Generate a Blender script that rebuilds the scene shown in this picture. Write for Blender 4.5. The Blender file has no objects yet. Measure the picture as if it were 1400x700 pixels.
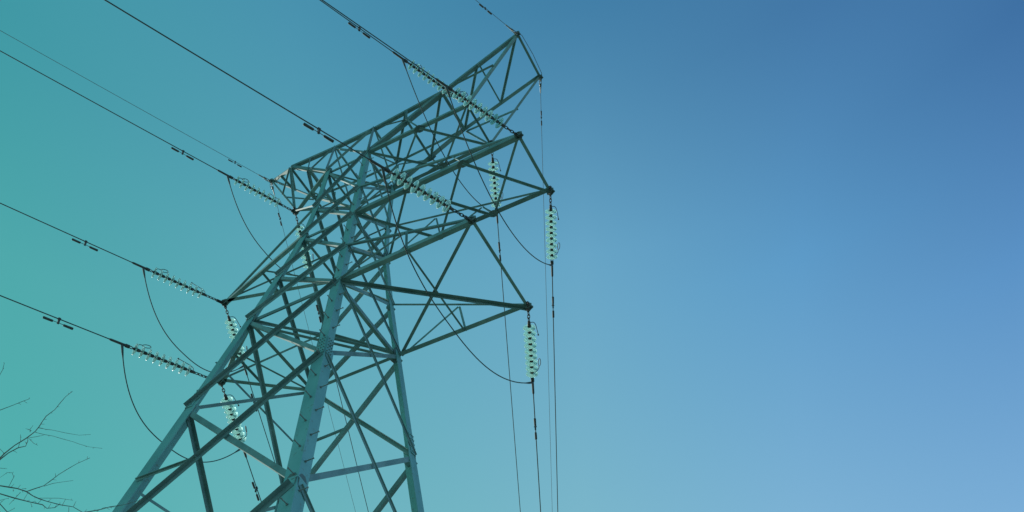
import bpy, bmesh, math, random
from mathutils import Vector, Matrix
V = Vector
R = math.radians
random.seed(7)
scene = bpy.context.scene
COL = scene.collection

# ------------------------------------------------------------------ camera
cam = bpy.data.objects.new('camera', bpy.data.cameras.new('camera'))
COL.objects.link(cam)
cam.location = (10.2171, -10.6484, 1.6)
cam.rotation_euler = (2.437877, 0.005568, 0.471495)
cam.data.sensor_width = 36.0
cam.data.lens = 32.6354
cam.data.shift_y = 0.07243
cam.data.clip_end = 3000
scene.camera = cam

# ------------------------------------------------------------------ sky, sun, exposure
SUN_AZ, SUN_EL = 171.0, 26.0           # degrees: from +X towards +Y, and above the horizon
sd = V((math.cos(R(SUN_AZ)) * math.cos(R(SUN_EL)), math.sin(R(SUN_AZ)) * math.cos(R(SUN_EL)), math.sin(R(SUN_EL))))
world = bpy.data.worlds.new('World')
scene.world = world
world.use_nodes = True
nt = world.node_tree
for n in list(nt.nodes):
    nt.nodes.remove(n)
def wn(kind, **kw):
    n = nt.nodes.new(kind)
    for k, v in kw.items():
        setattr(n, k, v)
    return n
def lin(c):
    return tuple(((x / 255 + .055) / 1.055) ** 2.4 if x > 10 else x / 255 / 12.92 for x in c) + (1,)
geo = wn('ShaderNodeNewGeometry')          # Incoming: view direction in world space
tc = wn('ShaderNodeTexCoord')
sep = wn('ShaderNodeSeparateXYZ'); nt.links.new(tc.outputs['Generated'], sep.inputs[0])
dotn = wn('ShaderNodeVectorMath', operation='DOT_PRODUCT'); nt.links.new(tc.outputs['Generated'], dotn.inputs[0])
dotn.inputs[1].default_value = (0.8909, 0.4542, 0.0)       # compass direction: teal sky on one side, blue on the other
def ramp(src, stops, ease='EASE'):
    r = wn('ShaderNodeValToRGB'); r.color_ramp.interpolation = 'LINEAR'
    e = r.color_ramp.elements
    while len(e) < len(stops): e.new(.5)
    for k, (p, c) in enumerate(stops):
        e[k].position = p; e[k].color = c
    nt.links.new(src, r.inputs[0])
    return r
# five sky columns round the compass, each graded from horizon to zenith
SKY = [(-0.47, [(0.0, lin((185, 212, 212))), (0.4, lin((73, 181, 173))), (0.551, lin((72.6, 177.2, 172.2))), (0.714, lin((72.8, 169.7, 170.4))), (0.832, lin((58.1, 153.0, 163.2))), (1.0, lin((53, 147, 161)))]),
       (-0.22, [(0.0, lin((190, 214, 218))), (0.4, lin((110, 189, 188))), (0.609, lin((103.7, 182.4, 187.7))), (0.791, lin((91.9, 169.4, 186.9))), (0.914, lin((71.5, 147.6, 175.5))), (1.0, lin((64, 140, 172)))]),
       (0.08, [(0.0, lin((195, 214, 224))), (0.4, lin((132, 192, 206))), (0.622, lin((123.0, 184.3, 204.4))), (0.809, lin((104.3, 168.0, 201.1))), (0.932, lin((65.6, 128.6, 169.4))), (1.0, lin((52, 115, 158)))]),
       (0.3, [(0.0, lin((195, 213, 227))), (0.4, lin((141, 192, 222))), (0.594, lin((125.7, 180.4, 215.4))), (0.773, lin((94.2, 157.1, 203.0))), (0.895, lin((65.6, 119.6, 168.2))), (1.0, lin((56, 106, 156)))]),
       (0.48, [(0.0, lin((195, 212, 228))), (0.4, lin((140, 191, 227))), (0.546, lin((124.3, 176.8, 218.5))), (0.708, lin((92.2, 148.8, 201.1))), (0.827, lin((60.3, 110.4, 163.4))), (1.0, lin((49, 97, 150)))])]
cols = [ramp(sep.outputs[2], s) for u, s in SKY]
def maprange(src, a, b, smooth='SMOOTHSTEP'):
    m = wn('ShaderNodeMapRange', interpolation_type=smooth, clamp=True)
    m.inputs[1].default_value = a; m.inputs[2].default_value = b
    nt.links.new(src, m.inputs[0]); return m
def mix(fac, a, b, blend='MIX'):
    m = wn('ShaderNodeMix', data_type='RGBA', blend_type=blend)
    if isinstance(fac, float): m.inputs[0].default_value = fac
    else: nt.links.new(fac, m.inputs[0])
    nt.links.new(a, m.inputs[6]); nt.links.new(b, m.inputs[7]); return m.outputs[2]
g2 = cols[0].outputs[0]
for i in range(1, len(SKY)):
    g2 = mix(maprange(dotn.outputs[1], SKY[i - 1][0], SKY[i][0], 'LINEAR').outputs[0], g2, cols[i].outputs[0])
sky = wn('ShaderNodeTexSky', sky_type='NISHITA', sun_disc=False)
sky.sun_elevation = R(SUN_EL); sky.sun_rotation = R(90 - SUN_AZ)
sky.air_density = 1.0; sky.dust_density = .6; sky.ozone_density = 2.0
SKY_STRENGTH = .1
sc_ = wn('ShaderNodeVectorMath', operation='SCALE'); sc_.inputs[3].default_value = 1 / SKY_STRENGTH
nt.links.new(g2, sc_.inputs[0])
tot = mix(0.94, sky.outputs[0], sc_.outputs[0])
bg = wn('ShaderNodeBackground'); bg.inputs[1].default_value = SKY_STRENGTH
nt.links.new(tot, bg.inputs[0])
wo = wn('ShaderNodeOutputWorld'); nt.links.new(bg.outputs[0], wo.inputs[0])

sl = bpy.data.lights.new('sun', 'SUN'); sl.energy = 4.6; sl.angle = R(.53); sl.color = (1, .95, .86)
so = bpy.data.objects.new('sun', sl); COL.objects.link(so)
so.location = sd * 60
so.rotation_euler = sd.to_track_quat('Z', 'Y').to_euler()

scene.view_settings.view_transform = 'Standard'
scene.view_settings.look = 'None'
scene.view_settings.gamma = 1
scene.view_settings.exposure = 0
scene.view_settings.use_curve_mapping = False
scene.render.engine = 'CYCLES'
scene.cycles.max_bounces = 10
scene.cycles.transmission_bounces = 8
scene.cycles.use_denoising = True
scene.render.filter_size = 1.15

# ------------------------------------------------------------------ materials
def mat(name):
    m = bpy.data.materials.new(name); m.use_nodes = True
    return m, m.node_tree, m.node_tree.nodes['Principled BSDF']
def noise_mat(name, c1, c2, scale, rough=(.45, .7), metallic=0., streak=None, bump=0., detail=6, vary=0.):
    m, t, b = mat(name)
    tc = t.nodes.new('ShaderNodeTexCoord')
    mp = t.nodes.new('ShaderNodeMapping')
    if streak: mp.inputs['Scale'].default_value = streak
    t.links.new(tc.outputs['Object'], mp.inputs[0])
    n = t.nodes.new('ShaderNodeTexNoise'); n.inputs['Scale'].default_value = scale; n.inputs['Detail'].default_value = detail
    t.links.new(mp.outputs[0], n.inputs[0])
    r = t.nodes.new('ShaderNodeValToRGB')
    r.color_ramp.elements[0].position = .32; r.color_ramp.elements[1].position = .70
    r.color_ramp.elements[0].color = (*c1, 1); r.color_ramp.elements[1].color = (*c2, 1)
    t.links.new(n.outputs[0], r.inputs[0]); t.links.new(r.outputs[0], b.inputs['Base Color'])
    mr = t.nodes.new('ShaderNodeMapRange'); mr.inputs[3].default_value, mr.inputs[4].default_value = rough
    t.links.new(n.outputs[0], mr.inputs[0]); t.links.new(mr.outputs[0], b.inputs['Roughness'])
    b.inputs['Metallic'].default_value = metallic
    if vary:                                    # every bar was galvanised apart: its own tone, plus fine rusty speckle
        oi = t.nodes.new('ShaderNodeObjectInfo'); hv = t.nodes.new('ShaderNodeHueSaturation')
        vr = t.nodes.new('ShaderNodeMapRange'); vr.inputs[3].default_value = 1 - vary; vr.inputs[4].default_value = 1 + vary
        t.links.new(oi.outputs['Random'], vr.inputs[0]); t.links.new(vr.outputs[0], hv.inputs['Value']); t.links.new(r.outputs[0], hv.inputs['Color'])
        n2 = t.nodes.new('ShaderNodeTexNoise'); n2.inputs['Scale'].default_value = 11; n2.inputs['Detail'].default_value = 8
        t.links.new(tc.outputs['Object'], n2.inputs[0])
        m2 = t.nodes.new('ShaderNodeMapRange'); m2.inputs[1].default_value = .60; m2.inputs[2].default_value = .74; m2.inputs[4].default_value = .55
        t.links.new(n2.outputs[0], m2.inputs[0])
        mx = t.nodes.new('ShaderNodeMix'); mx.data_type = 'RGBA'; mx.inputs[7].default_value = (.16, .13, .09, 1)
        t.links.new(m2.outputs[0], mx.inputs[0]); t.links.new(hv.outputs[0], mx.inputs[6]); t.links.new(mx.outputs[2], b.inputs['Base Color'])
    if bump:
        bn = t.nodes.new('ShaderNodeBump'); bn.inputs['Strength'].default_value = bump; bn.inputs['Distance'].default_value = .02
        t.links.new(n.outputs[0], bn.inputs['Height']); t.links.new(bn.outputs[0], b.inputs['Normal'])
    return m
STEEL = noise_mat('galvanised_steel', (.10, .225, .225), (.18, .345, .345), 2.6, (.55, .8), .05, (1, 1, .5), vary=.18)
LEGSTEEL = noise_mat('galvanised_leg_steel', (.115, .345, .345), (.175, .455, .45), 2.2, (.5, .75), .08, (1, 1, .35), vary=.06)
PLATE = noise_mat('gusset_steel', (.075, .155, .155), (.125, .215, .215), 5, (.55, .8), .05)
BOLT = noise_mat('bolt_steel', (.14, .19, .185), (.26, .30, .29), 9, (.4, .65), .3)
FITTING = noise_mat('forged_fitting_steel', (.03, .045, .045), (.08, .10, .10), 14, (.6, .8), .1)
CAP = noise_mat('insulator_cap_iron', (.025, .03, .03), (.075, .08, .08), 20, (.5, .75), .2)
WIRE = noise_mat('weathered_aluminium_conductor', (.032, .070, .075), (.065, .112, .118), 8, (.75, .9), 0)
EARTHW = noise_mat('stranded_earth_wire', (.07, .10, .105), (.13, .165, .17), 8, (.7, .9), 0)
BARK = noise_mat('twig_bark', (.09, .15, .135), (.18, .25, .22), 30, (.75, .95), 0, None, .3)
GRASS = noise_mat('rough_grass', (.085, .13, .095), (.17, .215, .165), .35, (.85, 1), 0, None, .4, 12)
CONC = noise_mat('concrete', (.28, .27, .25), (.42, .41, .38), 3, (.8, .95), 0, None, .2)
GLASS, t_, b_ = mat('toughened_glass_disc')
b_.inputs['Base Color'].default_value = (.58, .91, .89, 1)
b_.inputs['Roughness'].default_value = .34
b_.inputs['IOR'].default_value = 1.5
b_.inputs['Transmission Weight'].default_value = .85
tl_ = t_.nodes.new('ShaderNodeBsdfTranslucent'); tl_.inputs[0].default_value = (.58, .88, .84, 1)   # translucent share mixed in, makes the discs paler
mx_ = t_.nodes.new('ShaderNodeMixShader'); mx_.inputs[0].default_value = .44
t_.links.new(b_.outputs[0], mx_.inputs[1]); t_.links.new(tl_.outputs[0], mx_.inputs[2])
t_.links.new(mx_.outputs[0], t_.nodes['Material Output'].inputs[0])

# ------------------------------------------------------------------ mesh helpers
def link(o, parent=None):
    COL.objects.link(o)
    if parent: o.parent = parent
    return o
def obj(name, bm, m, parent=None, smooth=False):
    me = bpy.data.meshes.new(name)
    bmesh.ops.recalc_face_normals(bm, faces=bm.faces)
    if smooth:
        for f in bm.faces: f.smooth = True
    bm.to_mesh(me); bm.free(); me.materials.append(m)
    return link(bpy.data.objects.new(name, me), parent)
def tag(o, label, cat, group=None, kind=None):
    if label: o['label'] = label
    if cat: o['category'] = cat
    if group: o['group'] = group
    if kind: o['kind'] = kind
    return o
def empty(name, loc=(0, 0, 0)):
    o = bpy.data.objects.new(name, None); o.location = loc; o.empty_display_size = .3
    return link(o)
def hexa(bm, c):
    vs = [bm.verts.new(p) for p in c]
    for f in ((0, 1, 2, 3), (7, 6, 5, 4), (0, 4, 5, 1), (1, 5, 6, 2), (2, 6, 7, 3), (3, 7, 4, 0)):
        bm.faces.new([vs[i] for i in f])
def plate(bm, p, q, a0, a1, a, b0, b1, b):
    """a bar from p to q whose section spans a0..a1 along a and b0..b1 along b"""
    hexa(bm, [p + a * a0 + b * b0, p + a * a1 + b * b0, p + a * a1 + b * b1, p + a * a0 + b * b1,
              q + a * a0 + b * b0, q + a * a1 + b * b0, q + a * a1 + b * b1, q + a * a0 + b * b1])
def orth(v, d):
    v = v - d * v.dot(d)
    return v.normalized()
def corner_angle(bm, p, q, w, a, b, t=.012, ext=0.):
    """L section whose heel runs along p-q, one flange along a, the other along b"""
    p, q = V(p), V(q); d = (q - p).normalized(); p = p - d * ext; q = q + d * ext
    a = orth(V(a), d); b = V(b); b = b - a * b.dot(a); b = orth(b, d)
    plate(bm, p, q, 0, w, a, 0, t, b)
    plate(bm, p, q, 0, t, a, t, w, b)
def face_angle(bm, p, q, w, n, off, out=1, flip=1, t=.01, cut=0., h=.85):
    """L section lying on a face with normal n, its flat flange centred on p-q at distance off, the other flange standing out"""
    p, q = V(p), V(q); d = (q - p).normalized(); p = p + d * cut; q = q - d * cut
    n = orth(V(n), d); a = d.cross(n) * flip; s = n * out
    p = p + n * off; q = q + n * off
    plate(bm, p, q, -w / 2, w / 2, a, 0, t, s)
    plate(bm, p, q, w / 2 - t, w / 2, a, t, w * h, s)
def ring(bm, c, x, y, r, n):
    return [bm.verts.new(c + x * (math.cos(2 * math.pi * k / n) * r) + y * (math.sin(2 * math.pi * k / n) * r)) for k in range(n)]
def tube(bm, pts, r, n=8, closed=False):
    pts = [V(p) for p in pts]; rs = r if isinstance(r, (list, tuple)) else [r] * len(pts)
    m = len(pts); rows = []; up = None
    for k in range(m):
        if closed: d = pts[(k + 1) % m] - pts[k - 1]
        else: d = pts[min(k + 1, m - 1)] - pts[max(k - 1, 0)]
        d.normalize()
        if up is None: up = V((0, 0, 1)) if abs(d.z) < .9 else V((1, 0, 0))
        x = orth(up, d); up = x
        rows.append(ring(bm, pts[k], x, d.cross(x), rs[k], n))
    for k in range(m if closed else m - 1):
        A, B = rows[k], rows[(k + 1) % m]
        for j in range(n): bm.faces.new((A[j], A[(j + 1) % n], B[(j + 1) % n], B[j]))
    if not closed:
        bm.faces.new(rows[0][::-1]); bm.faces.new(rows[-1])
def lathe(bm, prof, org, axis, n=20, closed=False):
    """revolve (s, r) profile round org + s*axis"""
    axis = axis.normalized(); x = orth(V((0, 0, 1)) if abs(axis.z) < .9 else V((1, 0, 0)), axis); y = axis.cross(x)
    rows = [ring(bm, org + axis * s, x, y, max(r, 1e-4), n) for s, r in prof]
    for k in range(len(rows) if closed else len(rows) - 1):
        A, B = rows[k], rows[(k + 1) % len(rows)]
        for j in range(n): bm.faces.new((A[j], A[(j + 1) % n], B[(j + 1) % n], B[j]))
    if not closed:
        bm.faces.new(rows[0][::-1]); bm.faces.new(rows[-1])
def BM(): return bmesh.new()
def gusset(bm, c, n, d, w, h, t=.012):
    """eight-sided plate centred on c, lying square to n, its long way along d"""
    n = V(n).normalized(); d = orth(V(d), n); e = n.cross(d); k = .3
    out = []
    for x, y in ((-1, -k), (-1, k), (-k, 1), (k, 1), (1, k), (1, -k), (k, -1), (-k, -1)):
        out.append(V(c) + d * (x * w / 2) + e * (y * h / 2))
    A = [bm.verts.new(p - n * t / 2) for p in out]; B = [bm.verts.new(p + n * t / 2) for p in out]
    bm.faces.new(A[::-1]); bm.faces.new(B)
    for j in range(8): bm.faces.new((A[j], A[(j + 1) % 8], B[(j + 1) % 8], B[j]))
def bolt_head(bm, c, n, r=.014, h=.014):
    n = V(n).normalized()
    lathe(bm, [(0, r), (h, r), (h, r * .5), (h + .012, r * .5)], V(c), n, 6)

# ------------------------------------------------------------------ ground
bm = BM()
N = 40; S = 1500.0
def gz(x, y):
    r = math.hypot(x, y)
    k = min(1, max(0, (r - 60) / 400))
    return k * (2.5 * math.sin(x * .006 + 1) + 2 * math.cos(y * .007))
grid = [[bm.verts.new((S * (2 * i / N - 1) ** 3, S * (2 * j / N - 1) ** 3, gz(S * (2 * i / N - 1) ** 3, S * (2 * j / N - 1) ** 3))) for j in range(N + 1)] for i in range(N + 1)]
for i in range(N):
    for j in range(N): bm.faces.new((grid[i][j], grid[i + 1][j], grid[i + 1][j + 1], grid[i][j + 1]))
tag(obj('ground', bm, GRASS), 'rough green field under the steel tower', 'ground', kind='structure')

# ------------------------------------------------------------------ lattice tower
tower = empty('transmission_tower')
tag(tower, 'tall steel lattice transmission tower with crossarms seen from below', 'tower')
LEV = {'f': (.717, 24.965), 'm': (.750, 23.018), 'e': (.826, 21.575), 'd': (1.040, 19.755), 'c': (1.280, 17.968),
       'b': (1.701, 14.934), 'a': (2.258, 11.09), 'h': (2.95, 6.3), 'g': (3.83, .25)}
SG = {'N': (1, -1), 'R': (1, 1), 'B': (-1, 1), 'L': (-1, -1)}
def node(k, l):
    w, z = LEV[l]; sx, sy = SG[k]
    return V((sx * w, sy * w, z))
K = {k + l: node(k, l) for k in SG for l in LEV}
def lerp(a, b, t): return a + (b - a) * t

# legs: three lengths of angle, the heavier below
def leg_mesh(k):
    sx, sy = SG[k]; a, b = (-sx, 0, 0), (0, -sy, 0)
    bm = BM()
    spl = lerp(K[k + 'b'], K[k + 'c'], .10)
    top = K[k + 'f'] + V((0, 0, .06))
    corner_angle(bm, K[k + 'g'], K[k + 'a'], .27, a, b, .022)
    corner_angle(bm, K[k + 'a'], K[k + 'b'], .27, a, b, .022)
    corner_angle(bm, K[k + 'b'], spl, .265, a, b, .021)
    corner_angle(bm, spl, K[k + 'c'], .205, a, b, .018)
    corner_angle(bm, K[k + 'c'], K[k + 'd'], .185, a, b, .016)
    corner_angle(bm, K[k + 'd'], K[k + 'e'], .178, a, b, .016)
    corner_angle(bm, K[k + 'e'], K[k + 'm'], .155, a, b, .014)
    corner_angle(bm, K[k + 'm'], top, .15, a, b, .014)
    return bm
for k in SG:
    sx, sy = SG[k]
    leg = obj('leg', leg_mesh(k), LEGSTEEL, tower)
    fx, fy = V((sx, 0, 0)), V((0, sy, 0))                 # outward normals of its two flanges
    # bolted splice above the b level, and smaller ones higher up
    for base, tip, t0, ln, w in (('b', 'c', .10, .58, .19), ('h', 'a', .5, .6, .2)):
        c0 = lerp(K[k + base], K[k + tip], t0); d = (K[k + tip] - K[k + base]).normalized()
        bm = BM()
        for n, a in ((fx, -fy), (fy, -fx)):
            aa = orth(a, d); nn = d.cross(aa); nn = nn if nn.dot(n) > 0 else -nn
            plate(bm, c0 - d * ln / 2, c0 + d * ln / 2, .012, w, aa, .003, .017, nn)
            rows = round(ln / .115); nf = len(bm.faces)
            for r_ in range(rows):
                for c_ in ((.2, .5, .8) if w > .15 else (.3, .75)):
                    bolt_head(bm, c0 + d * (ln * ((r_ + .5) / rows - .5)) + aa * (w * c_) + nn * .017, nn, .015, .014)
            bm.faces.ensure_lookup_table()
            for f in bm.faces[nf:]: f.material_index = 1
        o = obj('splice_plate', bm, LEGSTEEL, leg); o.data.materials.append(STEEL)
    if k == 'N':                                          # step bolts on both flanges, turn about
        z = 3.0; side = 0; prev = 'g'
        order = ['g', 'h', 'a', 'b', 'c', 'd', 'e', 'm', 'f']
        while z < 24.6:
            for i in range(len(order) - 1):
                za, zb = LEV[order[i]][1], LEV[order[i + 1]][1]
                if za <= z < zb:
                    p = lerp(K[k + order[i]], K[k + order[i + 1]], (z - za) / (zb - za))
            n, a = ((fx, -fy), (fy, -fx))[side]
            c = p + a * .09
            d = V(n) + V((0, 0, .03)); d.normalize()
            bm = BM()
            tube(bm, [c - n * .05, c + d * .165], .0095, 8)
            lathe(bm, [(0, .016), (.012, .016)], c + d * .158, d, 8)
            lathe(bm, [(0, .022), (.018, .022)], c + n * .004, n, 6)
            obj('step_bolt', bm, BOLT, leg)
            side = 1 - side; z += .36
    bm = BM()
    g = K[k + 'g']
    hexa(bm, [V((g.x + sx_ * .45, g.y + sy_ * .45, -.3)) for sx_, sy_ in ((-1, -1), (1, -1), (1, 1), (-1, 1))] +
             [V((g.x + sx_ * .38, g.y + sy_ * .38, .3)) for sx_, sy_ in ((-1, -1), (1, -1), (1, 1), (-1, 1))])
    obj('footing', bm, CONC, tower)

# body faces: X bracing between levels
FACES = (('N', 'L', (0, -1, 0)), ('N', 'R', (1, 0, 0)), ('B', 'L', (-1, 0, 0)), ('R', 'B', (0, 1, 0)))
ORDER = ['f', 'm', 'e', 'd', 'c', 'b', 'a', 'h', 'g']
HEAVY = {('N', 'L'), ('R', 'B')}
BW = {'f': (.09, .075), 'm': (.095, .085), 'e': (.10, .085), 'd': (.102, .09), 'c': (.104, .095), 'b': (.108, .11), 'a': (.115, .11), 'h': (.115, .11)}
for A, B, n in FACES:
    n = V(n); t = 1 if n.z == 0 else 1
    for i in range(len(ORDER) - 1):
        u, l = ORDER[i], ORDER[i + 1]
        wO, wI = BW[u]
        if (A, B) not in HEAVY: wO, wI = wO * .72, wI * 1.0
        # slope of the face leans the normal slightly
        inn = -n
        def inset(k): return K[k] + V((-SG[k[0]][0] * .05, -SG[k[0]][1] * .05, 0)) * (1.0)
        p, q = K[A + u], K[B + l]
        fo = lambda a, b: (a + (b - a) * .012, b + (a - b) * .012)
        p1, q1 = fo(K[A + u], K[B + l]); p2, q2 = fo(K[B + u], K[A + l])
        bm = BM(); face_angle(bm, p1, q1, wO, n, .010, 1, 1 if A + B in ('NL', 'RB') else -1, h=.8 if (A, B) in HEAVY else .45)
        obj('brace', bm, STEEL, tower)
        bm = BM(); face_angle(bm, p2, q2, wI, n, -.030, -1, 1)
        obj('brace', bm, STEEL, tower)
# horizontals round the crossarm levels and plan bracing inside
for l, w in (('f', .075), ('m', .05), ('e', .085), ('c', .10)):
    for A, B, n in FACES:
        if l == 'm' and A + B not in ('NL', 'RB'): continue
        bm = BM(); face_angle(bm, K[A + l] + V((0, 0, -.02)), K[B + l] + V((0, 0, -.02)), w, n, -.055, -1, 1, cut=.02)
        obj('strut', bm, STEEL, tower)
for l, A, B, w in (('c', 'L', 'R', .075), ('e', 'L', 'R', .06), ('f', 'L', 'R', .055)):
    for dz in ((-.10, .06) if l == 'c' else (-.04,)):
        bm = BM(); face_angle(bm, K[A + l] + V((0, 0, dz)), K[B + l] + V((0, 0, dz)), w, (0, 0, -1), 0, -1, 1, cut=.1)
        obj('plan_brace', bm, STEEL, tower)
# redundant members in the lower panels
def red(p, q, n, w=.05):
    bm = BM(); face_angle(bm, p, q, w, n, .022, 1, 1); obj('redundant_brace', bm, STEEL, tower)
xd = lerp(K['Nb'], K['La'], .545)
red(xd, lerp(lerp(K['Lb'], K['La'], .53), xd, .07), (0, -1, 0), .055)
red(lerp(lerp(K['Lb'], K['La'], .55), lerp(K['Bb'], K['La'], .5), .06), lerp(K['Bb'], K['La'], .5), (-1, 0, 0), .06)
red(lerp(K['Rc'], K['Bb'], .49), lerp(K['Bc'], K['Bb'], .50), (0, 1, 0), .055)
red(lerp(K['Rb'], K['Ba'], .5), lerp(K['Bb'], K['Ba'], .52), (0, 1, 0), .055)
red(lerp(K['Lc'], K['Lb'], .50), lerp(K['Bc'], K['Bb'], .50), (-1, 0, 0), .055)
# gusset plates where braces meet the legs
for k in SG:
    sx, sy = SG[k]
    for l, s in (('f', .26), ('m', .2), ('e', .30), ('d', .26), ('c', .34), ('b', .36), ('a', .4)):
        for n in (V((sx, 0, 0)), V((0, sy, 0))):
            ax = V((0, 0, 1))
            ins = V((0, -sy, 0)) if n.x else V((-sx, 0, 0))
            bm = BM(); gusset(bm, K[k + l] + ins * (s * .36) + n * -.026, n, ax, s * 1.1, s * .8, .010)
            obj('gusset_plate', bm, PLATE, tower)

# ---------------------------------------------------- crossarms
Q = {'T1': (3.927, -.71, 24.965), 'T2': (3.927, .71, 24.965), 'T-': (-2.29, 0, 24.965),
     'M1': (5.54, -.88, 21.575), 'M2': (5.54, .88, 21.575), 'M-': (-3.941, 0, 21.575),
     'L1': (4.627, -1.318, 17.968), 'L2': (4.627, 1.318, 17.968), 'L-': (-3.004, 0, 17.968),
     'E1': (5.517, -.761, 27.876), 'E2': (5.517, .761, 27.876), 'E-': (-3.853, 0, 27.876),
     'Q1': (3.035, -.70, 26.56), 'Q2': (3.035, .70, 26.56), 'Q-': (-2.344, -.638, 26.60), 'Q-2': (-2.344, .638, 26.60),
     'U1': (.693, -.664, 26.40), 'U2': (.693, .664, 26.40), 'V1': (-.67, -.664, 26.40), 'V2': (-.67, .664, 26.40)}
K.update({k: V(v) for k, v in Q.items()})
DN = V((0, 0, -1))
def chord(arm, a, b, w, inward, vert, t=.012):
    bm = BM(); corner_angle(bm, a, b, w, inward, vert, t, .03); return obj('chord', bm, STEEL, arm)
def lace(arm, a, b, w, n, off=.012, out=1, flip=1):
    bm = BM(); face_angle(bm, a, b, w, n, off, out, flip, t=.008, cut=.03); return obj('lattice_bar', bm, STEEL, arm)
def gus(arm, c, n, d, w, h):
    bm = BM(); gusset(bm, c, n, d, w, h); return obj('gusset_plate', bm, PLATE, arm)
def tip_block(bm, c, x, size=.2):
    """hanger at an arm tip: two cheek plates round the chord end and a lug with a hole underneath"""
    c = V(c); x = V(x).normalized(); y = V((0, 0, 1)).cross(x)
    for s in (-1, 1):
        gusset(bm, c + y * (s * .045), y, x, size * 1.3, size, .014)
    gusset(bm, c + DN * .012, V((0, 0, 1)), x, size * 1.2, size * 1.15, .014)
    lathe(bm, [(-.08, .02), (.08, .02)], c + DN * .05, y, 8)
def rect_arm(P1, P2, lo, hi, wb, wt, panels, label):
    """rectangular arm: bottom chords from the legs N/R at level lo, top chords from level hi, end strut P1-P2"""
    p1, p2 = K[P1], K[P2]; n0, r0 = K['N' + lo], K['R' + lo]; nt_, rt_ = K['N' + hi], K['R' + hi]
    bm = BM(); face_angle(bm, p1, p2, wb * .62, DN, .016, -1, 1)
    arm = obj('crossarm', bm, STEEL, tower); arm['label'] = label
    for p in (p1, p2):
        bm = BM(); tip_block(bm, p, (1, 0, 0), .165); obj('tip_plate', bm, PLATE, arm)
    chord(arm, n0, p1, wb, (0, 1, 0), (0, 0, 1)); chord(arm, r0, p2, wb, (0, -1, 0), (0, 0, 1))
    up = V((0, 0, .05))
    chord(arm, nt_, p1 + up, wt, (0, 1, 0), (0, 0, 1), .01); chord(arm, rt_, p2 + up, wt, (0, -1, 0), (0, 0, 1), .01)
    fr = [i / panels for i in range(panels + 1)]
    lw = .062
    for i in range(panels):
        a0, a1 = lerp(n0, p1, fr[i]), lerp(n0, p1, fr[i + 1]); b0, b1 = lerp(r0, p2, fr[i]), lerp(r0, p2, fr[i + 1])
        lace(arm, a0, b1, lw * (1.45 if panels == 1 else 1), DN, .016, 1); lace(arm, b0, a1, lw * (1.2 if panels == 1 else 1), DN, -.012 - .008, -1)
    for i in range(1, panels):
        for a, b, s in ((n0, p1, 1), (r0, p2, -1)):
            gus(arm, lerp(a, b, fr[i]) + V((0, s * .05, -.006)), (0, 0, 1), (1, 0, 0), .3, .2)
    if panels == 1:
        lace(arm, lerp(n0, p1, .52), lerp(r0, p2, .52), .045, DN, .03, -1)
    # side walls between bottom and top chord
    for a, b, at, bt, n in ((n0, p1, nt_, p1 + up, (0, -1, 0)), (r0, p2, rt_, p2 + up, (0, 1, 0))):
        if panels == 1:
            lace(arm, a, lerp(at, bt, .51), .05, n); lace(arm, lerp(at, bt, .51), lerp(a, b, .52), .045, n)
        else:
            ts = [.306, .60]
            seq = [a, lerp(at, bt, ts[0]), lerp(a, b, 1 / 3), lerp(at, bt, ts[1]), lerp(a, b, 2 / 3)]
            for i in range(len(seq) - 1): lace(arm, seq[i], seq[i + 1], .048 if i % 2 == 0 else .04, n)
    return arm
def pointed_arm(P, lo, hi, wb, wt, label):
    p = K[P]; l0, b0 = K['L' + lo], K['B' + lo]; lt, bt = K['L' + hi], K['B' + hi]
    bm = BM(); tip_block(bm, p, (1, 0, 0), .18)
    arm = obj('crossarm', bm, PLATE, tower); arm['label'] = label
    chord(arm, l0, p, wb, (0, 1, 0), (0, 0, 1)); chord(arm, b0, p, wb, (0, -1, 0), (0, 0, 1))
    if lt != l0:
        chord(arm, lt, p + V((0, 0, .05)), wt, (0, 1, 0), (0, 0, 1), .01); chord(arm, bt, p + V((0, 0, .05)), wt, (0, -1, 0), (0, 0, 1), .01)
    lace(arm, lerp(l0, p, .5), lerp(b0, p, .5), .05, DN, .014); lace(arm, lerp(l0, p, .5), b0, .05, DN, -.02, -1)
    return arm
rect_arm('L1', 'L2', 'c', 'd', .115, .055, 1, 'lowest rectangular crossarm on the right side')
rect_arm('M1', 'M2', 'e', 'm', .125, .055, 3, 'long middle rectangular crossarm on the right side')
pointed_arm('L-', 'c', 'd', .10, .05, 'lowest pointed crossarm on the left side')
pointed_arm('M-', 'e', 'm', .10, .05, 'middle pointed crossarm on the left side')

# top phase arm and earth wire arms share the peak truss
bm = BM(); face_angle(bm, K['T1'], K['T2'], .055, DN, .03, 1, 1, .008)
armT = obj('crossarm', bm, STEEL, tower); armT['label'] = 'upper rectangular crossarm under the earth wire arm'
UP = V((0, 0, 1))
for s, f, a1, q, u, v in ((1, 'N', 'T1', 'Q1', 'U1', 'V1'), (-1, 'R', 'T2', 'Q2', 'U2', 'V2')):
    n = V((0, -s, 0)); iny = (0, s, 0)
    chord(armT, K[f + 'f'], K[a1], .10, iny, UP)                     # bottom chord
    chord(armT, K[f + 'f'] + UP * .03, K[q], .135, iny, UP)          # raking chord up to the peak truss
    h, gq = lerp(K[f + 'f'], K[a1], .517), lerp(K[f + 'f'], K[q], .52)
    lace(armT, K[q], K[a1], .065, n); lace(armT, gq, h, .05, n); lace(armT, K[u], gq, .05, n)
    lace(armT, lerp(K[u], K[q], .492), gq, .05, n)
    gus(armT, h + V((0, s * .05, -.006)), (0, 0, 1), (1, 0, 0), .32, .22)
    gus(armT, gq, n, (1, 0, .45), .3, .16)
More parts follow.
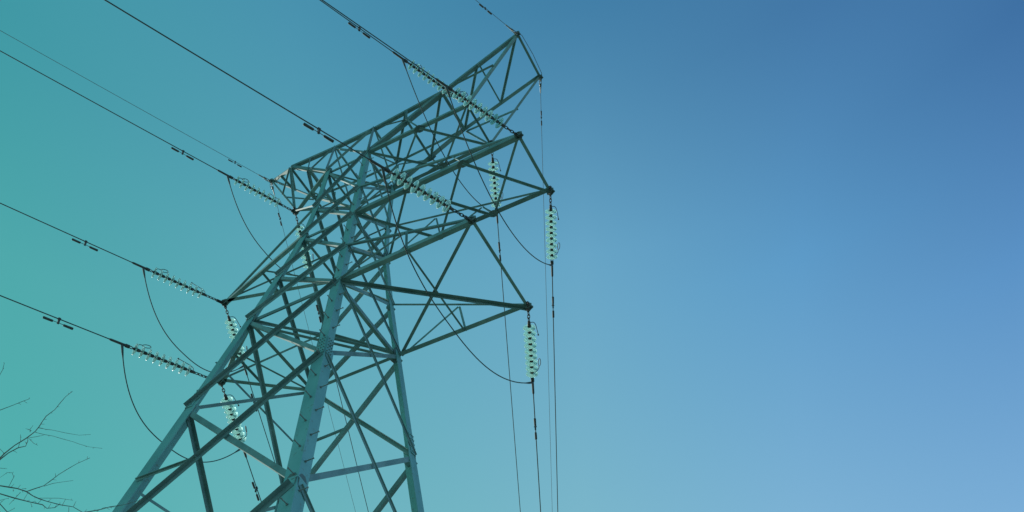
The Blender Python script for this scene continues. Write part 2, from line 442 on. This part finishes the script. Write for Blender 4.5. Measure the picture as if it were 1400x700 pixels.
h1, h2 = lerp(K['Nf'], K['T1'], .517), lerp(K['Rf'], K['T2'], .517)
g1_, g2_ = lerp(K['Nf'], K['Q1'], .52), lerp(K['Rf'], K['Q2'], .52)
for a, b in ((K['Nf'], h2), (h1, K['T2'])): lace(armT, a, b, .06, DN, .016)
for a, b in ((K['Rf'], h1), (h2, K['T1'])): lace(armT, a, b, .055, DN, -.02, -1)
for p in ('T1', 'T2'):
    bm = BM(); tip_block(bm, K[p], (1, 0, 0), .15); obj('tip_plate', bm, PLATE, armT)
lace(armT, g1_, g2_, .06, DN); lace(armT, K['Q1'], K['Q2'], .08, DN)
lace(armT, K['Q1'], g2_, .062, V((-.78, 0, -.62))); lace(armT, lerp(K['U1'], K['Q1'], .49), K['U2'], .062, V((-.78, 0, -.62)))
lace(armT, K['U1'], K['U2'], .055, UP); lace(armT, K['U1'], K['Rf'], .055, (1, 0, 0)); lace(armT, K['Nf'], K['U2'], .055, (1, 0, 0), -.02)

bm = BM(); face_angle(bm, K['E1'], K['E2'], .07, DN, .016, -1, 1)
armE = obj('earth_wire_arm', bm, STEEL, tower); armE['label'] = 'rectangular earth wire arm at the top right'
e1, e2 = lerp(K['Q1'], K['E1'], .48), lerp(K['Q2'], K['E2'], .48)
for s, q, e, tt, em in ((1, 'Q1', 'E1', 'T1', e1), (-1, 'Q2', 'E2', 'T2', e2)):
    n = V((0, -s, 0))
    chord(armE, K[q], K[e], .105, (0, s, 0), UP)
    chord(armE, K[tt] + UP * .04, K[e] + DN * .02, .075, (0, s, 0), UP)
    lace(armE, K[q], lerp(K[e], K[tt], .465), .07, n)
lace(armE, e1, K['Q2'], .065, V((-.78, 0, -.62))); lace(armE, K['E1'], e2, .065, V((-.78, 0, -.62))); lace(armE, e1, e2, .045, DN, -.02, -1)
for p in ('E1', 'E2'):
    bm = BM(); tip_block(bm, K[p], (1, 0, 0), .13); obj('tip_plate', bm, PLATE, armE)

# peak truss over the body and the pointed earth wire arm on the left
bm = BM(); tip_block(bm, K['E-'], (1, 0, 0), .13)
armL = obj('earth_wire_arm', bm, PLATE, tower); armL['label'] = 'pointed earth wire arm at the top left'
for s, ql, l, u, v, q, f in ((1, 'Q-', 'Lf', 'U1', 'V1', 'Q1', 'Nf'), (-1, 'Q-2', 'Bf', 'U2', 'V2', 'Q2', 'Rf')):
    n = V((0, -s, 0)); iny = (0, s, 0)
    w = .105 if s == 1 else .07
    for a, b in ((ql, v), (v, u), (u, q)): chord(armL, K[a] + UP * .03, K[b] + UP * .03, w, iny, UP)
    chord(armL, K[l], K[ql], .10, iny, UP)
    chord(armL, K[ql], K['E-'], .10 if s == 1 else .075, iny, UP)
    lace(armL, K[f], K[u], .10, n); lace(armL, K[l], K[v], .085, n)
    lace(armL, K[l], K[u], .085, n); lace(armL, K[v], K[f], .055, n, -.02, -1)
    lace(armL, lerp(K[l], K[ql], .487), lerp(K[v], K[ql], .55), .045, n)
    lace(armL, lerp(K[v], K[ql], .0), lerp(K[l], K[ql], .40), .045, n)
lace(armL, K['V1'], K['V2'], .055, UP); lace(armL, K['V1'], K['Bf'], .055, (-1, 0, 0))
gl1, gl2 = lerp(K['Lf'], K['Q-'], .487), lerp(K['Bf'], K['Q-2'], .52)
lace(armL, K['Q-'], K['Q-2'], .06, DN); lace(armL, gl1, K['Q-2'], .09, DN); lace(armL, gl1, gl2, .085, UP)
j1, j2, j3 = lerp(K['E-'], K['Q-'], .486), lerp(K['E-'], K['Q-2'], .56), lerp(K['E-'], K['T-'], .52)
lace(armL, j1, j2, .065, DN); lace(armL, K['Q-'], j2, .065, DN); lace(armL, K['Q-'], j3, .055, (0, -1, 0)); lace(armL, j3, K['Q-2'], .06, (0, 1, 0))
armTl = pointed_arm('T-', 'f', 'f', .10, .05, 'upper pointed crossarm on the left side')
chord(armTl, K['E-'] + DN * .03, K['T-'] + UP * .04, .06, (0, 1, 0), (1, 0, 0), .01)
lace(armTl, K['Q-'], K['T-'], .065, (0, -1, 0)); lace(armTl, K['T-'], lerp(K['Lf'], K['Lm'], .95), .05, (0, -1, 0))

# ------------------------------------------------------------------ insulator strings
SPAN = 200.0
WIRES = {  # arm tip, way: (azimuth, slope at the tower)
    ('L1', 1): (-112.5, -7.5), ('M1', 1): (-112, -8), ('T1', 1): (-112, -6), ('T-', 1): (-112.5, -7), ('M-', 1): (-112, -9), ('L-', 1): (-112, -9),
    ('L2', 2): (113.5, -7), ('M2', 2): (114.5, -7), ('T2', 2): (113.5, -7), ('T-', 2): (112, -6.5), ('M-', 2): (112, -5.5), ('L-', 2): (112, -5.5),
    ('E1', 1): (-110.5, -7), ('E-', 1): (-112.5, -7), ('E2', 2): (114.5, -7), ('E-', 2): (112, -6.5)}
TIPDROP = .05
REACH = {('L-', 1): .32, ('M-', 1): .18, ('L1', 1): .15, ('T-', 1): .08, ('M1', 1): .08, ('T1', 1): .07, ('M-', 2): .06}   # strap between the tip plate and the chain
def wire_pt(key, s):
    az, el = WIRES[key]; az, el = R(az), R(el)
    return K[key[0]] + V((s * math.cos(az), s * math.sin(az), -TIPDROP + s * math.tan(el) * (1 - s / SPAN)))
NAMES = {'L1': ('lowest', 'right'), 'M1': ('middle', 'right'), 'T1': ('upper', 'right'), 'L2': ('lowest', 'right'), 'M2': ('middle', 'right'), 'T2': ('upper', 'right'),
         'T-': ('upper', 'left'), 'M-': ('middle', 'left'), 'L-': ('lowest', 'left')}
def disc_bm():
    bm = BM()
    prof = [(.026, .040), (.030, .075), (.036, .112), (.046, .138), (.054, .146), (.060, .146), (.060, .138), (.053, .122), (.064, .108), (.052, .096),
            (.062, .082), (.048, .068), (.058, .056), (.044, .042), (.032, .034)]
    lathe(bm, prof, V((0, 0, 0)), V((1, 0, 0)), 28, closed=True)
    return bm
def cap_bm():
    bm = BM()
    lathe(bm, [(-.075, .018), (-.068, .034), (-.04, .039), (.005, .041), (.026, .046), (.032, .036), (.056, .030), (.064, .012), (.092, .012)], V((0, 0, 0)), V((1, 0, 0)), 16)
    return bm
DISC_ME = obj('disc', disc_bm(), GLASS, None, True).data; CAP_ME = obj('cap', cap_bm(), CAP, None, True).data
for o in [o for o in COL.objects if o.name in ('disc', 'cap')]: bpy.data.objects.remove(o)
def oval(bm, c, x, y, a, b, r):
    tube(bm, [c + x * (math.cos(k * math.pi / 7) * a) + y * (math.sin(k * math.pi / 7) * b) for k in range(14)], r, 6, True)
X_, Y_, Z_ = V((1, 0, 0)), V((0, 1, 0)), V((0, 0, 1))
def link_bm():
    bm = BM()
    for i, x in enumerate((.045, .135, .225, .315)):
        y = Y_ if i % 2 else Z_
        oval(bm, X_ * x, X_, y, .062, .030, .011)
    lathe(bm, [(.345, .016), (.36, .034), (.40, .036), (.425, .02)], V((0, 0, 0)), X_, 10)
    return bm
def clamp_bm(heavy):
    bm = BM()
    lathe(bm, [(1.80, .016), (1.81, .034), (1.86, .036), (1.885, .018), (1.90, .018)], V((0, 0, 0)), X_, 10)
    oval(bm, X_ * 1.935, X_, Z_, .05, .032, .012)
    lathe(bm, [(1.96, .018), (1.97, .042), (2.06, .044), (2.08, .030), (2.40, .028), (2.44, .018)], V((0, 0, 0)), X_, 10)
    return bm
def horn_bm(tower_end):
    bm = BM()
    if tower_end:
        pts = [(.40, 0, .0), (.402, 0, .06), (.42, 0, .115), (.46, 0, .15), (.53, 0, .175), (.80, 0, .225)]
        tube(bm, [V(p) for p in pts], .0085, 7)
        lathe(bm, [(0, .004), (.006, .018), (.02, .022), (.034, .018), (.04, .004)], V((.79, 0, .224)), X_, 8)
    else:
        pts = [V((1.84, 0, .02)), V((1.825, 0, .09)), V((1.80, 0, .15)), V((1.75, 0, .19)), V((1.68, 0, .20))]
        c = V((1.585, 0, .215))
        loop = [c + V((math.cos(k * math.pi / 8) * .095, math.sin(k * math.pi / 8) * .052, math.cos(k * math.pi / 8) * -.015)) for k in range(17)]
        tube(bm, pts + loop, .0085, 7)
    return bm
def make_string():
    root = empty('insulator_string')
    obj('shackle_chain', link_bm(), FITTING, root, True)
    for i in range(9):
        d = link(bpy.data.objects.new('disc', DISC_ME), root); d.location = (.475 + i * .163, 0, 0)
        c = link(bpy.data.objects.new('cap', CAP_ME), d)
    obj('dead_end_clamp', clamp_bm(0), FITTING, root, True)
    h = obj('arcing_horn', horn_bm(True), FITTING, root, True)
    h2 = obj('racket_horn', horn_bm(False), FITTING, root, True)
    return root
def copy_tree(o, parent=None):
    c = o.copy(); COL.objects.link(c)
    if parent: c.parent = parent
    for ch in list(o.children): copy_tree(ch, c)
    return c
proto = make_string(); first = [True]
WAY = {1: 'stretching towards the upper left', 2: 'seen end on, stretching away downwards'}
STR = {}
for key in [k for k in WIRES if k[0][0] != 'E']:
    o = proto if first[0] else copy_tree(proto)
    first[0] = False
    p = wire_pt(key, 0); q = wire_pt(key, 2.3); d = (q - p).normalized()
    roll = R(0) if key[1] == 1 else R(-60)
    up = orth(V((0, 0, 1)), d); side = up.cross(d)
    z = up * math.cos(roll) + side * math.sin(roll); y = z.cross(d)
    ex = REACH.get(key, 0)
    M = Matrix((d, y, z)).transposed().to_4x4(); M.translation = p + d * ex
    o.matrix_world = M
    if ex:
        bm = BM()
        for s in (-1, 1): plate(bm, X_ * (-ex - .02), X_ * .05, -.028, .028, Z_, s * .022 - .005, s * .022 + .005, Y_)
        lathe(bm, [(-.034, .014), (.034, .014)], X_ * .02, Y_, 6); lathe(bm, [(-.034, .014), (.034, .014)], X_ * -ex, Y_, 6)
        plate(bm, X_ * (-ex * .5 - .02), X_ * (-ex * .5 + .02), -.012, .012, Z_, -.018, .018, Y_)
        obj('strap_link', bm, FITTING, o)
    lev, side_ = NAMES[key[0]]
    # the jumper lug and racket keep hanging on the low side
    tag(o, 'glass disc insulator string on the %s %s crossarm tip, %s' % (lev, side_, WAY[key[1]]), 'insulator', 'glass insulator strings at the crossarm tips')
    STR[key] = o

# ------------------------------------------------------------------ wires
def wire_name(key):
    return ('from the %s %s crossarm tip' % NAMES[key[0]]) if key[0] in NAMES else 'from the %s earth wire arm tip' % ('right' if key[0] in ('E1', 'E2') else 'left')
for key in WIRES:
    e = key[0][0] == 'E'
    s0 = .28 if e else 2.2 + REACH.get(key, 0)
    ss = [s0 + (SPAN - s0) * (k / 70) ** 2 for k in range(71)]
    bm = BM(); tube(bm, [wire_pt(key, s) for s in ss], .0068 if e else .0128, 8)
    o = obj('earth_wire' if e else 'conductor_wire', bm, EARTHW if e else WIRE, None, True)
    tag(o, '%s %s, %s' % ('thin earth wire' if e else 'dark power conductor', wire_name(key), 'running to the upper left' if key[1] == 1 else 'running down the picture'),
        'wire', 'earth wires' if e else 'phase conductors')
# jumpers joining the two conductors of a phase under its crossarm
JUMP = (('L1', 'L2', 1.2, -.3, 2.6), ('M1', 'M2', 1.6, 0, 2), ('T1', 'T2', 1.7, .1, 2), ('T-', 'T-', 1.5, .2, 2.5), ('M-', 'M-', 1.5, .1, 2.5), ('L-', 'L-', 1.45, -.1, 2.6))
for a, b, sag, sx, pw in JUMP:
    A = wire_pt((a, 1), 2.10 + REACH.get((a, 1), 0)) + V((0, 0, -.03)); B = wire_pt((b, 2), 2.06 + REACH.get((b, 2), 0)) + V((0, 0, -.02))
    pts = []
    for k in range(49):
        t = k / 48; sh = 1 - abs(2 * t - 1) ** pw
        pts.append(lerp(A, B, t) + V((sx * sh, 0, -sag * sh)))
    bm = BM(); tube(bm, pts, [.030 if k in (0, 48) else   .025 if k in (1, 47) else .0128 for k in range(49)], 8)
    lev, side_ = NAMES[a]
    tag(obj('jumper_cable', bm, WIRE, None, True), 'slack jumper cable looping under the %s %s crossarm' % (lev, side_), 'cable', 'jumper loops between conductors')
# earth wire clamps and short bonding loops at the arm tips
for key in [k for k in WIRES if k[0][0] == 'E']:
    o = empty('earth_wire_clamp')
    p = wire_pt(key, 0); d = (wire_pt(key, .6) - p).normalized(); z = orth(V((0, 0, 1)), d); y = z.cross(d)
    M = Matrix((d, y, z)).transposed().to_4x4(); M.translation = p; o.matrix_world = M
    bm = BM(); oval(bm, X_ * .05, X_, Z_, .06, .032, .011); oval(bm, X_ * .13, X_, Y_, .055, .03, .011); obj('shackle', bm, BOLT, o, True)
    bm = BM(); lathe(bm, [(.17, .014), (.18, .036), (.23, .038), (.25, .022), (.44, .018), (.48, .010)], V((0, 0, 0)), X_, 10)
    plate(bm, X_ * .19, X_ * .27, -.035, .035, Z_, -.02, .02, Y_); obj('clamp_body', bm, BOLT, o, True)
    bm = BM(); tube(bm, [V((.26, .0, -.03)), V((.22, .02, -.10)), V((.12, .03, -.13)), V((.03, .02, -.10)), V((.0, 0, -.03))], .008, 6); obj('bonding_loop', bm, BOLT, o, True)
    tag(o, 'small earth wire clamp %s, %s' % (wire_name(key).replace('from', 'at'), 'facing upper left' if key[1] == 1 else 'facing down the picture'), 'clamp', 'earth wire clamps')
bm = BM()
A, B = wire_pt(('E1', 1), .3), wire_pt(('E2', 2), .3)
tube(bm, [A + V((.02, 0, -.05)), K['E1'] + V((.10, .1, -.02)), lerp(K['E1'], K['E2'], .5) + V((.13, 0, -.02)), K['E2'] + V((.10, -.1, -.02)), B + V((.02, 0, -.05))], .009, 6)
tag(obj('bonding_wire', bm, EARTHW, None, True), 'thin earth bonding wire along the end of the right earth wire arm', 'wire')

# ------------------------------------------------------------------ vibration dampers
def make_damper(sc):
    root = empty('vibration_damper')
    bm = BM(); tube(bm, [V((-.30, 0, -.125)), V((-.15, 0, -.115)), V((0, 0, -.112)), V((.15, 0, -.115)), V((.30, 0, -.125))], .007, 6); obj('messenger_cable', bm, FITTING, root, True)
    bm = BM(); plate(bm, V((-.022, 0, 0)), V((.022, 0, 0)), -.135, .03, Z_, -.02, .02, Y_); lathe(bm, [(-.03, .028), (.03, .028)], V((0, 0, .005)), X_, 10); lathe(bm, [(-.035, .012), (.035, .012)], V((0, 0, -.04)), Y_, 6)
    obj('damper_clamp', bm, FITTING, root)
    for s in (-1, 1):
        bm = BM(); lathe(bm, [(.11, .018), (.12, .027), (.31, .030), (.325, .026), (.33, .010)], V((0, 0, -.122)), X_ * s, 12)
        obj('damper_weight', bm, FITTING, root, True)
    return root
DAMP = {('T-', 1): 3.53, ('M-', 1): 3.78, ('L-', 1): 3.83, ('L1', 1): 3.70, ('T1', 1): 3.52, ('E-', 1): 1.28, ('E1', 1): 1.25, ('L2', 2): 3.4, ('M2', 2): 3.29, ('T2', 2): 3.3,
        ('T-', 2): 3.5, ('M-', 2): 3.4, ('L-', 2): 3.51, ('E2', 2): 1.22, ('E-', 2): 1.32}
dp = make_damper(1); ff = True
for key, s in DAMP.items():
    o = dp if ff else copy_tree(dp); ff = False
    p = wire_pt(key, s); d = (wire_pt(key, s + .5) - wire_pt(key, s - .2)).normalized(); z = orth(V((0, 0, 1)), d); y = z.cross(d)
    k = .72 if key[0][0] == 'E' else 1.0
    M = Matrix((d * k, y * k, z * k)).transposed().to_4x4(); M.translation = p; o.matrix_world = M
    tag(o, 'dumbbell damper on the %s %s, %s' % ('earth wire' if key[0][0] == 'E' else 'conductor', wire_name(key).replace(' tip', ''), 'upper left side' if key[1] == 1 else 'downward side'),
        'damper', 'vibration dampers on the wires')

# ------------------------------------------------------------------ bare tree at the lower left
tree = empty('bare_tree', (1.1, -6.9, 0))
tag(tree, 'bare leafless tree whose thin twigs reach in at the lower left', 'tree')
BRANCHES = {
    'm1': [(2.651, -7.017, 7.038), (2.854, -7.014, 7.307), (3.005, -6.988, 7.481), (3.039, -6.988, 7.522), (3.112, -6.976, 7.603), (3.194, -6.95, 7.682), (3.259, -6.939, 7.75), (3.291, -6.944, 7.789), (3.327, -6.958, 7.838), (3.362, -6.968, 7.882), (3.43, -6.957, 7.949), (3.485, -6.968, 8.014), (3.532, -6.975, 8.066), (3.586, -6.968, 8.118)],
    'm1b': [(2.887, -7.023, 7.269), (3.038, -6.997, 7.442), (3.099, -6.985, 7.509), (3.161, -6.959, 7.567), (3.204, -6.925, 7.596), (3.229, -6.943, 7.636), (3.239, -6.965, 7.661)],
    't1': [(3.289, -6.939, 7.784), (3.326, -6.887, 7.793), (3.361, -6.843, 7.805), (3.428, -6.746, 7.819), (3.499, -6.653, 7.837), (3.571, -6.587, 7.871)],
    't2': [(3.257, -6.934, 7.745), (3.299, -6.868, 7.753), (3.345, -6.807, 7.765), (3.391, -6.732, 7.77), (3.447, -6.648, 7.777), (3.475, -6.599, 7.776), (3.528, -6.519, 7.781), (3.604, -6.43, 7.802)],
    't3': [(3.202, -6.942, 7.686), (3.253, -6.899, 7.719), (3.297, -6.864, 7.748)],
    't4': [(3.208, -6.929, 7.685), (3.22, -6.876, 7.667), (3.238, -6.836, 7.663)],
    't5': [(3.229, -6.964, 7.731), (3.237, -6.982, 7.751), (3.263, -6.987, 7.783)],
    't6': [(3.241, -6.965, 7.745), (3.229, -6.991, 7.747), (3.215, -7.013, 7.744)],
    't7': [(3.155, -6.967, 7.648), (3.172, -7.007, 7.692)],
    't8': [(3.126, -6.941, 7.597), (3.147, -6.963, 7.636)],
    't9': [(3.039, -6.988, 7.522), (3.027, -7.04, 7.54), (3.012, -7.109, 7.564)],
    'u1': [(3.07, -7.452, 7.821), (3.175, -7.471, 7.95), (3.234, -7.497, 8.027), (3.273, -7.517, 8.079)],
    'u2': [(2.955, -7.381, 7.649), (3.14, -7.271, 7.805), (3.213, -7.23, 7.866), (3.271, -7.201, 7.914), (3.323, -7.172, 7.955)],
    't10': [(3.267, -7.517, 8.072), (3.293, -7.545, 8.114)],
    'm2': [(3.027, -7.437, 6.914), (3.177, -7.208, 6.971), (3.303, -7.016, 7.008), (3.343, -6.958, 7.02), (3.383, -6.9, 7.031), (3.42, -6.834, 7.032), (3.444, -6.772, 7.018), (3.472, -6.718, 7.013), (3.501, -6.668, 7.013), (3.567, -6.567, 7.019), (3.634, -6.479, 7.033), (3.671, -6.399, 7.017), (3.732, -6.29, 7.004), (3.806, -6.176, 6.998)],
    'b2': [(3.277, -6.753, 7.146), (3.329, -6.719, 7.186), (3.382, -6.684, 7.226), (3.439, -6.67, 7.285), (3.487, -6.661, 7.335), (3.553, -6.639, 7.397), (3.615, -6.617, 7.452), (3.705, -6.573, 7.523)],
    't11': [(3.381, -6.68, 7.222), (3.434, -6.645, 7.262), (3.49, -6.597, 7.294), (3.554, -6.541, 7.329)],
    't12': [(3.332, -6.639, 7.132), (3.433, -6.527, 7.175), (3.509, -6.428, 7.193)],
    'm3': [(3.325, -7.368, 6.736), (3.415, -7.234, 6.769), (3.505, -7.088, 6.787), (3.565, -6.984, 6.792), (3.628, -6.883, 6.801), (3.688, -6.794, 6.811), (3.702, -6.751, 6.797), (3.745, -6.709, 6.818), (3.779, -6.7, 6.853)],
    't13': [(3.2, -6.884, 7.139), (3.247, -6.909, 7.214), (3.246, -6.946, 7.238), (3.224, -6.972, 7.227), (3.176, -6.985, 7.175)],
    't14': [(3.246, -6.783, 7.127), (3.202, -6.781, 7.07), (3.16, -6.782, 7.017)],
    't15': [(3.243, -6.721, 7.08), (3.282, -6.737, 7.14)],
    't16': [(3.239, -6.821, 7.145), (3.262, -6.825, 7.176)],
    't17': [(3.284, -6.77, 7.166), (3.261, -6.795, 7.155)],
    't18': [(3.215, -6.842, 7.13), (3.21, -6.83, 7.115)],
    't19': [(3.28, -6.662, 7.084), (3.302, -6.648, 7.102)],
    't20': [(3.275, -6.662, 7.077), (3.274, -6.633, 7.056)],
    't21': [(3.437, -6.464, 7.133), (3.472, -6.48, 7.187)],
    't22': [(3.495, -6.391, 7.147), (3.524, -6.406, 7.194)],
    't23': [(3.471, -6.417, 7.138), (3.46, -6.388, 7.102), (3.442, -6.372, 7.069)],
    'm4': [(3.262, -7.272, 6.947), (3.306, -7.067, 6.87), (3.338, -6.955, 6.834), (3.357, -6.871, 6.798), (3.375, -6.782, 6.757)],
    't24': [(3.084, -6.883, 6.989), (3.126, -6.857, 7.025), (3.174, -6.819, 7.061)],
    't25': [(3.138, -6.75, 6.964), (3.182, -6.728, 7.006)],
    't26': [(3.046, -6.917, 6.962), (3.12, -6.841, 7.006), (3.149, -6.836, 7.041)],
    'm5': [(3.502, -6.565, 6.757), (3.641, -6.505, 6.887), (3.738, -6.44, 6.955), (3.794, -6.393, 6.985), (3.86, -6.341, 7.022), (3.907, -6.311, 7.052), (3.997, -6.238, 7.096), (4.117, -6.159, 7.168)],
    't27': [(3.619, -6.226, 7.167), (3.669, -6.203, 7.208), (3.74, -6.137, 7.238), (3.77, -6.119, 7.258)],
    't28': [(3.153, -7.085, 7.211), (3.197, -7.039, 7.238), (3.232, -6.993, 7.251)]}
def rel(p): return V(p) - V((1.1, -6.9, 0))
def wobbly(a, b, n, amp):
    out = []
    for k in range(n + 1):
        t = k / n; f = math.sin(math.pi * t) * amp
        out.append(lerp(V(a), V(b), t) + V((random.uniform(-f, f), random.uniform(-f, f), random.uniform(-f, f) * .5)))
    return out
bm = BM()
tr = wobbly((1.1, -6.9, -.1), (1.3, -6.95, 4.2), 10, .08)
tube(bm, [p - V((1.1, -6.9, 0)) for p in tr], [.16 - .008 * k for k in range(11)], 12)
obj('trunk', bm, BARK, tree, True)
rr_ = random.Random(11)
MAIN = {k: v for k, v in BRANCHES.items() if k[0] != 't'}
for k, pts in MAIN.items():
    pts = [V(p) for p in pts]
    root_pt = V((1.3, -6.95, 4.2)) if k in ('m1', 'm2', 'm3', 'm4', 'm5', 'u1', 'u2') else None
    bm = BM()
    full = pts; r0, r1 = {'m': (.0060, .0019), 'b': (.0038, .0018), 'u': (.0030, .0018)}[k[0]]
    if k == 'm5': r0 = .005
    rad = [r0 + (r1 - r0) * i / (len(pts) - 1) for i in range(len(pts))]
    if root_pt is not None:
        lead = wobbly(root_pt, pts[0], 8, .10)[:-1]
        full = lead + pts; rad = [.05 + (r0 - .05) * i / len(lead) for i in range(len(lead))] + rad
    # knobbly buds: slight swelling at joints
    rad = [r * (1.25 if i % 2 else 1) for i, r in enumerate(rad)]
    tube(bm, [p - V((1.1, -6.9, 0)) for p in full], rad, 7)
    # short thorns and spurs along the branch
    for i in range(len(pts) - 1):
        for _ in range(rr_.choice((0, 1, 1, 2))):
            a = lerp(pts[i], pts[i + 1], rr_.random()); d = (pts[i + 1] - pts[i]).normalized()
            o_ = orth(V((rr_.uniform(-1, 1), rr_.uniform(-1, 1), rr_.uniform(-1, 1))), d)
            ln = rr_.uniform(.015, .05)
            tube(bm, [a - V((1.1, -6.9, 0)), a + (d * .5 + o_) * ln - V((1.1, -6.9, 0))], [.0022, .0012], 5)
    obj('branch', bm, BARK, tree, True)
for k, pts in BRANCHES.items():
    if k[0] != 't': continue
    bm = BM(); n = len(pts)
    tube(bm, [rel(p) for p in pts], [(.0021 - .0009 * i / (n - 1)) * (1.3 if i % 2 else 1) for i in range(n)], 6)
    for i in range(n - 1):
        a = lerp(V(pts[i]), V(pts[i + 1]), rr_.random()); o_ = V((rr_.uniform(-1, 1), rr_.uniform(-1, 1), rr_.uniform(-1, 1))).normalized()
        tube(bm, [rel(a), rel(a + o_ * rr_.uniform(.008, .02))], [.002, .001], 5)
    obj('twig', bm, BARK, tree, True)

# the rest of the crown, spreading away from the tower
rx_ = random.Random(5)
OUT = V((-.89, -.45, 0)); SIDE = V((-.45, .89, 0))
for i in range(9):
    base = V((1.1 + .02 * i, -6.9, 2.2 + .24 * i)); ln = rx_.uniform(1.4, 2.6)
    d = (OUT * rx_.uniform(.5, 1) + SIDE * rx_.uniform(-.7, .5) + V((0, 0, rx_.uniform(.7, 1.3)))).normalized()
    pts = [base]
    for k in range(9):
        d = (d + V((rx_.uniform(-.16, .1), rx_.uniform(-.14, .1), rx_.uniform(-.08, .16)))).normalized(); pts.append(pts[-1] + d * ln / 9)
    bm = BM(); tube(bm, [rel(p) for p in pts], [.035 - .0034 * k for k in range(10)], 7)
    for k in range(2, 10):
        for _ in range(2):
            e = (d * .6 + OUT * rx_.uniform(-.1, .6) + V((rx_.uniform(-.6, .2), rx_.uniform(-.6, .3), rx_.uniform(-.2, .7)))).normalized(); q = [pts[k]]
            for _ in range(5):
                e = (e + V((rx_.uniform(-.25, .15), rx_.uniform(-.25, .2), rx_.uniform(-.15, .25)))).normalized(); q.append(q[-1] + e * rx_.uniform(.08, .16))
            tube(bm, [rel(p) for p in q], [.007, .006, .005, .004, .003, .002], 5)
    obj('branch', bm, BARK, tree, True)
